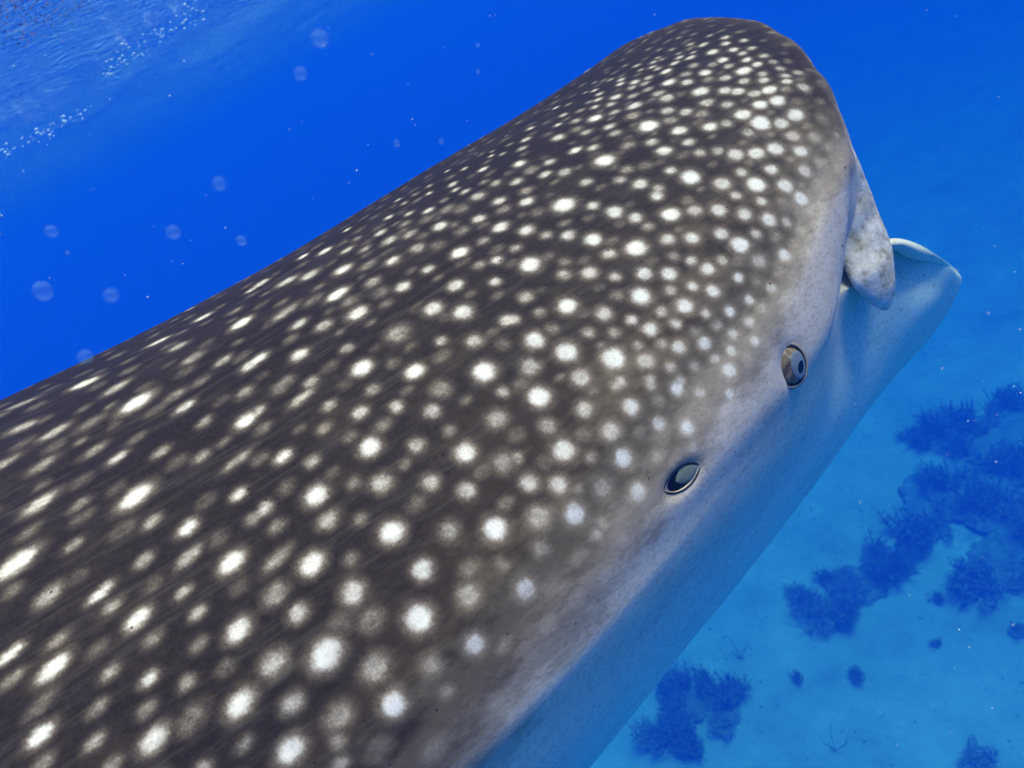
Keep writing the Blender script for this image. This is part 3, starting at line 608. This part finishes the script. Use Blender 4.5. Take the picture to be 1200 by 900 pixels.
        for a in range(nS):
            for b in range(w2):
                Ff.append((a * w2 + b, a * w2 + (b + 1) % w2, (a + 1) * w2 + (b + 1) % w2, (a + 1) * w2 + b))
        Ff.append(tuple(range(nS * w2, nS * w2 + w2)))
        link(name, mesh_py(name, Vv, Ff), skin, root)
    for s_ in (-1, 1):
        fin('pectoral_fin', (-1.30, .50 * s_, -.38), (-1.85, .46 * s_, -.36), (-2.15, 1.35 * s_, -.80), (-2.38, 1.25 * s_, -.78), .045, (.06, 0, 0))
        fin('pelvic_fin', (-3.55, .24 * s_, -.52), (-3.85, .20 * s_, -.48), (-3.86, .48 * s_, -.72), (-3.98, .44 * s_, -.70), .02)
    fin('dorsal_fin', (-2.85, 0, .13), (-3.55, 0, .08), (-3.42, 0, .70), (-3.62, 0, .66), .035)
    fin('tail_fin', (-5.75, 0, -.06), (-6.15, 0, -.06), (-6.95, 0, 1.05), (-7.10, 0, 1.0), .03)
    fin('tail_fin', (-5.90, 0, -.20), (-6.2, 0, -.18), (-6.45, 0, -.78), (-6.58, 0, -.74), .025)

# ------------------------------------------------------------------ soft corals and reef rock on the sand
def coral_mesh(seed, spread, levels, fans, rod=False):
    rng = random.Random(seed); Vv, Ff = [], []
    def seg(p, q, r1, r2):
        d = (q - p).normalized(); s = d.orthogonal().normalized(); t = d.cross(s); b = len(Vv)
        for c_, r_ in ((p, r1), (q, r2)):
            for k_ in range(4):
                a = k_ * math.pi / 2; Vv.append(c_ + s * (r_ * math.cos(a)) + t * (r_ * math.sin(a)))
        for k_ in range(4): Ff.append((b + k_, b + (k_ + 1) % 4, b + 4 + (k_ + 1) % 4, b + 4 + k_))
    def grow(p, d, ln, r, lv):
        n_ = 3; 
        for k_ in range(n_):
            d = (d + Vector((rng.gauss(0, .14), rng.gauss(0, .14), rng.gauss(.05, .08)))).normalized()
            q = p + d * (ln / n_); seg(p, q, r, r * .9); p = q; r *= .9
            if lv > 0 and (not rod or rng.random() < .3):
                e = (d + Vector((rng.gauss(0, spread), rng.gauss(0, spread), rng.gauss(.1, .3)))).normalized()
                grow(p, e, ln * rng.uniform(.6, .85), r * .78, lv - 1)
        if lv > 0: grow(p, d, ln * .75, r, lv - 1)
    n0 = 10
    for ri in range(5):
        for k_ in range(n0):
            a = 2 * math.pi * k_ / n0; rr = (.13 if rod else .34) * math.cos(ri / 4 * 1.45); Vv.append(Vector((rr * math.cos(a), rr * math.sin(a), -.12 + .17 * math.sin(ri / 4 * 1.57))))
    for ri in range(4):
        for k_ in range(n0): Ff.append((ri * n0 + k_, ri * n0 + (k_ + 1) % n0, (ri + 1) * n0 + (k_ + 1) % n0, (ri + 1) * n0 + k_))
    Ff.append(tuple(range(4 * n0, 5 * n0)))
    for _ in range(fans):
        a = rng.uniform(0, 6.28); rr = rng.uniform(0, .10 if rod else .28)
        grow(Vector((rr * math.cos(a), rr * math.sin(a), -.06)), Vector((rng.gauss(0, .1 if rod else .45), rng.gauss(0, .1 if rod else .45), 1)).normalized(), .8 if rod else .25, .020, levels)
    return mesh_py('soft_coral', Vv, Ff, False)

def rock_mesh(seed):
    bm = bmesh.new(); bmesh.ops.create_icosphere(bm, subdivisions=5, radius=1)
    for v in bm.verts:
        p = v.co.copy(); f = 1 + .35 * noise.noise(p * 1.3 + Vector((seed, 0, 0))) + .22 * noise.noise(p * 3.1 + Vector((0, seed, 0))) + .13 * noise.noise(p * 7 + Vector((0, 0, seed)))
        v.co = Vector((p.x * f, p.y * f, max(-.25, p.z * f * .42)))
    me = bpy.data.meshes.new('reef_rock'); bm.to_mesh(me); bm.free()
    return me

DEEP = (BED - CAM_POS.z) / (-8.6 - CAM_POS.z)
def build_reef():
    m1 = plain('coral_dark', (.36, .37, .33), .9, .05, .5, 9); m2 = plain('coral_brown', (.44, .43, .39), .9, .05, .5, 9)
    kr = N('reef_rock'); f = kr.noise(kr.coord(), 3.5, 7, .7)
    kr.l(kr.ramp(f, [(.3, (.24, .25, .22)), (.5, (.36, .36, .32)), (.7, (.56, .55, .50))]), kr.b.inputs['Base Color']); kr.b.inputs['Roughness'].default_value = .95
    kr.bump(f, .9, .2)
    bush = [coral_mesh(1, 1.0, 2, 22), coral_mesh(2, 1.2, 2, 18), coral_mesh(3, .9, 2, 26), coral_mesh(5, .12, 1, 3, True)]
    for b in bush: b.materials.append(m1 if b is not bush[1] else m2)
    rocks = [rock_mesh(s) for s in (1, 7, 13)]
    for r_ in rocks:
        r_.materials.append(kr.m); r_.polygons.foreach_set('use_smooth', [True] * len(r_.polygons))
    G1, G2, G3 = 'soft corals of the large reef patch', 'soft corals of the small reef patch', 'soft corals of the lone clump'
    L1 = 'bushy soft coral on the large dark reef patch, seen through blue haze'
    L2 = 'bushy soft coral on the small dark reef patch between sand lanes'
    L3 = 'bushy soft coral in the lone dark clump beneath the shark belly'
    rng = random.Random(8)
    for (x, y, s, l) in ((4.45, 5.15, .72, 'broad dark reef rock at the core of the large reef patch'), (5.5, 5.0, .85, 'dark reef rock with tall corals behind the large reef patch'),
                         (4.15, 4.25, .5, 'low dark reef rock at the near side of the large reef patch'), (2.35, 4.85, .34, 'dark reef rock under the small reef patch'),
                         (-.15, 4.5, .28, 'dark reef rock under the lone coral clump below the shark belly')):
        x, y, s = x * DEEP, y * DEEP, s * DEEP
        o = link('reef_rock', rocks[rng.randrange(3)]); o.location = (x, y, bed_z(x, y) - .05); o.scale = (s, s * rng.uniform(.75, 1), s * .55); o.rotation_euler = (0, 0, rng.uniform(0, 6))
        tag(o, l, 'rock')
    def put(x, y, s, kind, label, group):
        x, y, s = x * DEEP, y * DEEP, s * DEEP
        o = link('soft_coral', bush[kind]); o.location = (x, y, bed_z(x, y) + rng.uniform(0, .05)); o.scale = (s, s, s * rng.uniform(.8, 1.15)); o.rotation_euler = (rng.gauss(0, .1), rng.gauss(0, .1), rng.uniform(0, 6.28))
        tag(o, label, 'coral', group)
    for _ in range(34):
        a = rng.uniform(0, 6.28); r_ = math.sqrt(rng.random()); put(4.85 + 1.9 * r_ * math.cos(a), 4.9 + 1.4 * r_ * math.sin(a), rng.uniform(.45, .8), rng.randrange(3), L1, G1)
    for _ in range(15):
        a = rng.uniform(0, 6.28); r_ = math.sqrt(rng.random()); put(2.35 + .75 * r_ * math.cos(a), 4.85 + .45 * r_ * math.sin(a), rng.uniform(.35, .55), rng.randrange(3), L2, G2)
    for _ in range(14):
        a = rng.uniform(0, 6.28); r_ = math.sqrt(rng.random()); put(-.13 + .55 * r_ * math.cos(a), 4.45 + .4 * r_ * math.sin(a), rng.uniform(.35, .6), rng.randrange(3), L3, G3)
    for (x, y, s, l) in ((5.4, 5.8, .45, 'tall thin sea rod standing behind the large reef patch'), (1.6, 4.6, .34, 'tall thin sea rod at the edge of the small reef patch'),
                         (1.0, 3.4, .24, 'single thin sea rod on bare sand'), (.75, 4.75, .26, 'short thin sea rod on sand between the lone clump and small reef patch')):
        put(x, y, s, 3, l, None)
    put(2.05, 2.75, .4, 1, 'small brown coral tuft alone on bare sand', None)
    for (x, y) in ((1.15, 4.2), (2.6, 3.8), (3.3, 3.5), (1.7, 3.9), (3.0, 4.2)):
        put(x, y, rng.uniform(.16, .26), rng.randrange(3), 'tiny dark coral tuft scattered on open sand near the reef patches', 'tiny coral tufts on the sand')

# ------------------------------------------------------------------ small white beads just under the surface, plankton in mid-water
def along(px, py, dist):
    """point `dist` metres out from the diver's mask in the given direction of view"""
    d = cam_r * ((px - 600) / 750) + cam_u * ((450 - py) / 750) + fwd
    return CAM_POS + d * dist

def build_small():
    me = bpy.data.meshes.new('white_bead'); bm = bmesh.new(); bmesh.ops.create_icosphere(bm, subdivisions=2, radius=1)
    for v in bm.verts: v.co *= 1 + .18 * noise.noise(v.co * 2)
    bm.to_mesh(me); bm.free(); me.polygons.foreach_set('use_smooth', [True] * len(me.polygons))
    kb = N('white_bead'); kb.b.inputs['Base Color'].default_value = (.92, .95, .95, 1); kb.b.inputs['Roughness'].default_value = .12
    kb.b.inputs['Specular IOR Level'].default_value = .9
    me.materials.append(kb.m)
    rng = random.Random(5)
    def put_bead(px, py, size, label, group):
        d = cam_r * ((px - 600) / 750) + cam_u * ((450 - py) / 750) + fwd
        t = (-.10 - CAM_POS.z) / d.z if d.z > .05 else 6.0
        t = min(t, 7.0)
        p = CAM_POS + d * t; o = link('white_bead', me); o.location = p; s = size * t / 750 * .5
        o.scale = (s * rng.uniform(.9, 1.9), s * rng.uniform(.8, 1.2), s * .75); o.rotation_euler = (0, 0, rng.uniform(-.5, .8))
        tag(o, label, 'white_bead', group)
    for a, b, n_, wd, lab, grp in (((122, 84), (246, 0), 84, 7, 'small white bead in the upper streak under the sea surface', 'beads of the upper streak'),
                                   ((2, 180), (112, 126), 60, 4, 'small white bead in the lower streak under the sea surface', 'beads of the lower streak')):
        for _ in range(n_):
            t = (rng.randrange(7) + rng.betavariate(1.2, 1.2)) / 7 if rng.random() < .5 else rng.random(); px = a[0] + (b[0] - a[0]) * t + rng.gauss(0, wd * .6); py = a[1] + (b[1] - a[1]) * t + rng.gauss(0, wd)
            put_bead(px, py, rng.choice((1.2, 1.5, 1.8, 2.2, 2.8, 3.6)), lab, grp)
    # ragged brown leaf-shaped flecks, made up to put brown into this corner of the surface
    Vv, Ff = [], []
    for _ in range(3600):
        px, py = -260 + 370 * rng.random() ** .7, -150 + 205 * rng.random()
        if py > 62 - .42 * max(px, 0) + rng.gauss(0, 9): continue
        d = cam_r * ((px - 600) / 750) + cam_u * ((450 - py) / 750) + fwd; t = (-.06 - .10 * rng.random() - CAM_POS.z) / d.z
        p = CAM_POS + d * t; a = rng.uniform(0, 6.28); l_, w_ = rng.uniform(.008, .024), rng.uniform(.002, .0055); b_ = len(Vv)
        u_ = Vector((math.cos(a), math.sin(a), rng.gauss(0, .4))).normalized(); v_ = u_.orthogonal().normalized(); n_ = u_.cross(v_) * w_ * .3
        Vv += [p, p + u_ * l_ * .5 + v_ * w_ + n_, p + u_ * l_, p + u_ * l_ * .5 - v_ * w_ + n_]
        Ff.append((b_, b_ + 1, b_ + 2, b_ + 3))
    tag(link('surface_flecks', mesh_py('surface_flecks', Vv, Ff), plain('fleck', (.22, .12, .05), .8, .1, .5, 30)), 'ragged brown flecks added at the sea surface above the white streaks', 'surface flecks', kind='stuff')
    # jelly-like plankton, out of focus white globes
    kp = N('plankton'); t = kp.t
    tr = kp.n('ShaderNodeBsdfTransparent'); mx = kp.n('ShaderNodeMixShader')
    df = kp.n('ShaderNodeBsdfDiffuse'); tl = kp.n('ShaderNodeBsdfTranslucent'); m2_ = kp.n('ShaderNodeMixShader'); m2_.inputs[0].default_value = .5
    for q_ in (df, tl): q_.inputs['Color'].default_value = (.45, .80, .95, 1)
    kp.l(df.outputs[0], m2_.inputs[1]); kp.l(tl.outputs[0], m2_.inputs[2])
    lw = kp.n('ShaderNodeLayerWeight'); lw.inputs['Blend'].default_value = .35
    f = kp.math('MULTIPLY', kp.math('POWER', kp.noise(kp.coord(), 2.2, 4, .7), 1.5), .26)
    kp.l(f, mx.inputs[0]); kp.l(tr.outputs[0], mx.inputs[1]); kp.l(m2_.outputs[0], mx.inputs[2]); kp.l(mx.outputs[0], kp.out.inputs['Surface'])
    mp = bpy.data.meshes.new('plankton'); bm = bmesh.new(); bmesh.ops.create_icosphere(bm, subdivisions=4, radius=1)
    for v in bm.verts: v.co *= 1 + .10 * noise.noise(v.co * 2.3)
    bm.to_mesh(mp); bm.free(); mp.polygons.foreach_set('use_smooth', [True] * len(mp.polygons)); mp.materials.append(kp.m)
    for (px, py, dm, dist) in ((50, 341, 22, .34), (283, 282, 12, .42), (465, 168, 8, .45), (203, 272, 16, .30), (100, 418, 17, .30), (60, 271, 13, .33),
                               (257, 215, 15, .27), (352, 86, 15, .30), (130, 346, 16, .26), (79, 296, 5, .5), (560, 53, 5, .6), (517, 166, 6, .4), (560, 84, 5, .5), (375, 45, 20, .25)):
        o = link('plankton', mp); o.location = along(px, py, dist); s = dm * dist / 750 / 2; o.scale = (s, s, s * .9); o.rotation_euler = (rng.random() * 3, 0, rng.random() * 6)
        tag(o, 'pale translucent globe of plankton drifting in the open blue water', 'plankton', 'plankton drifting above the back')
    # marine snow: specks nobody could count, one object
    Vv, Ff = [], []
    for _ in range(420):
        dist = rng.uniform(.35, 3.2); px, py = rng.uniform(-150, 1350), rng.uniform(-150, 1050)
        if py > 470 - .54 * px - 25 and px < 985: continue
        if px >= 985 and py > 120: dist = rng.uniform(.3, .7)
        p = along(px, py, dist); s = rng.choice((.5, .6, .8, 1.1)) * dist / 750; b = len(Vv)
        for d in ((1, 0, 0), (-1, 0, 0), (0, 1, 0), (0, -1, 0), (0, 0, 1), (0, 0, -1)): Vv.append(p + Vector(d) * s * rng.uniform(.7, 1.4))
        for f_ in ((0, 2, 4), (2, 1, 4), (1, 3, 4), (3, 0, 4), (2, 0, 5), (1, 2, 5), (3, 1, 5), (0, 3, 5)): Ff.append(tuple(b + k_ for k_ in f_))
    tag(link('drifting_specks', mesh_py('drifting_specks', Vv, Ff), plain('speck', (.8, .85, .85), .7, .2)), 'fine white specks of marine snow adrift in the water', 'marine snow', kind='stuff')

build_surface()
build_seabed()
build_haze()
build_shark()
build_reef()
build_small()
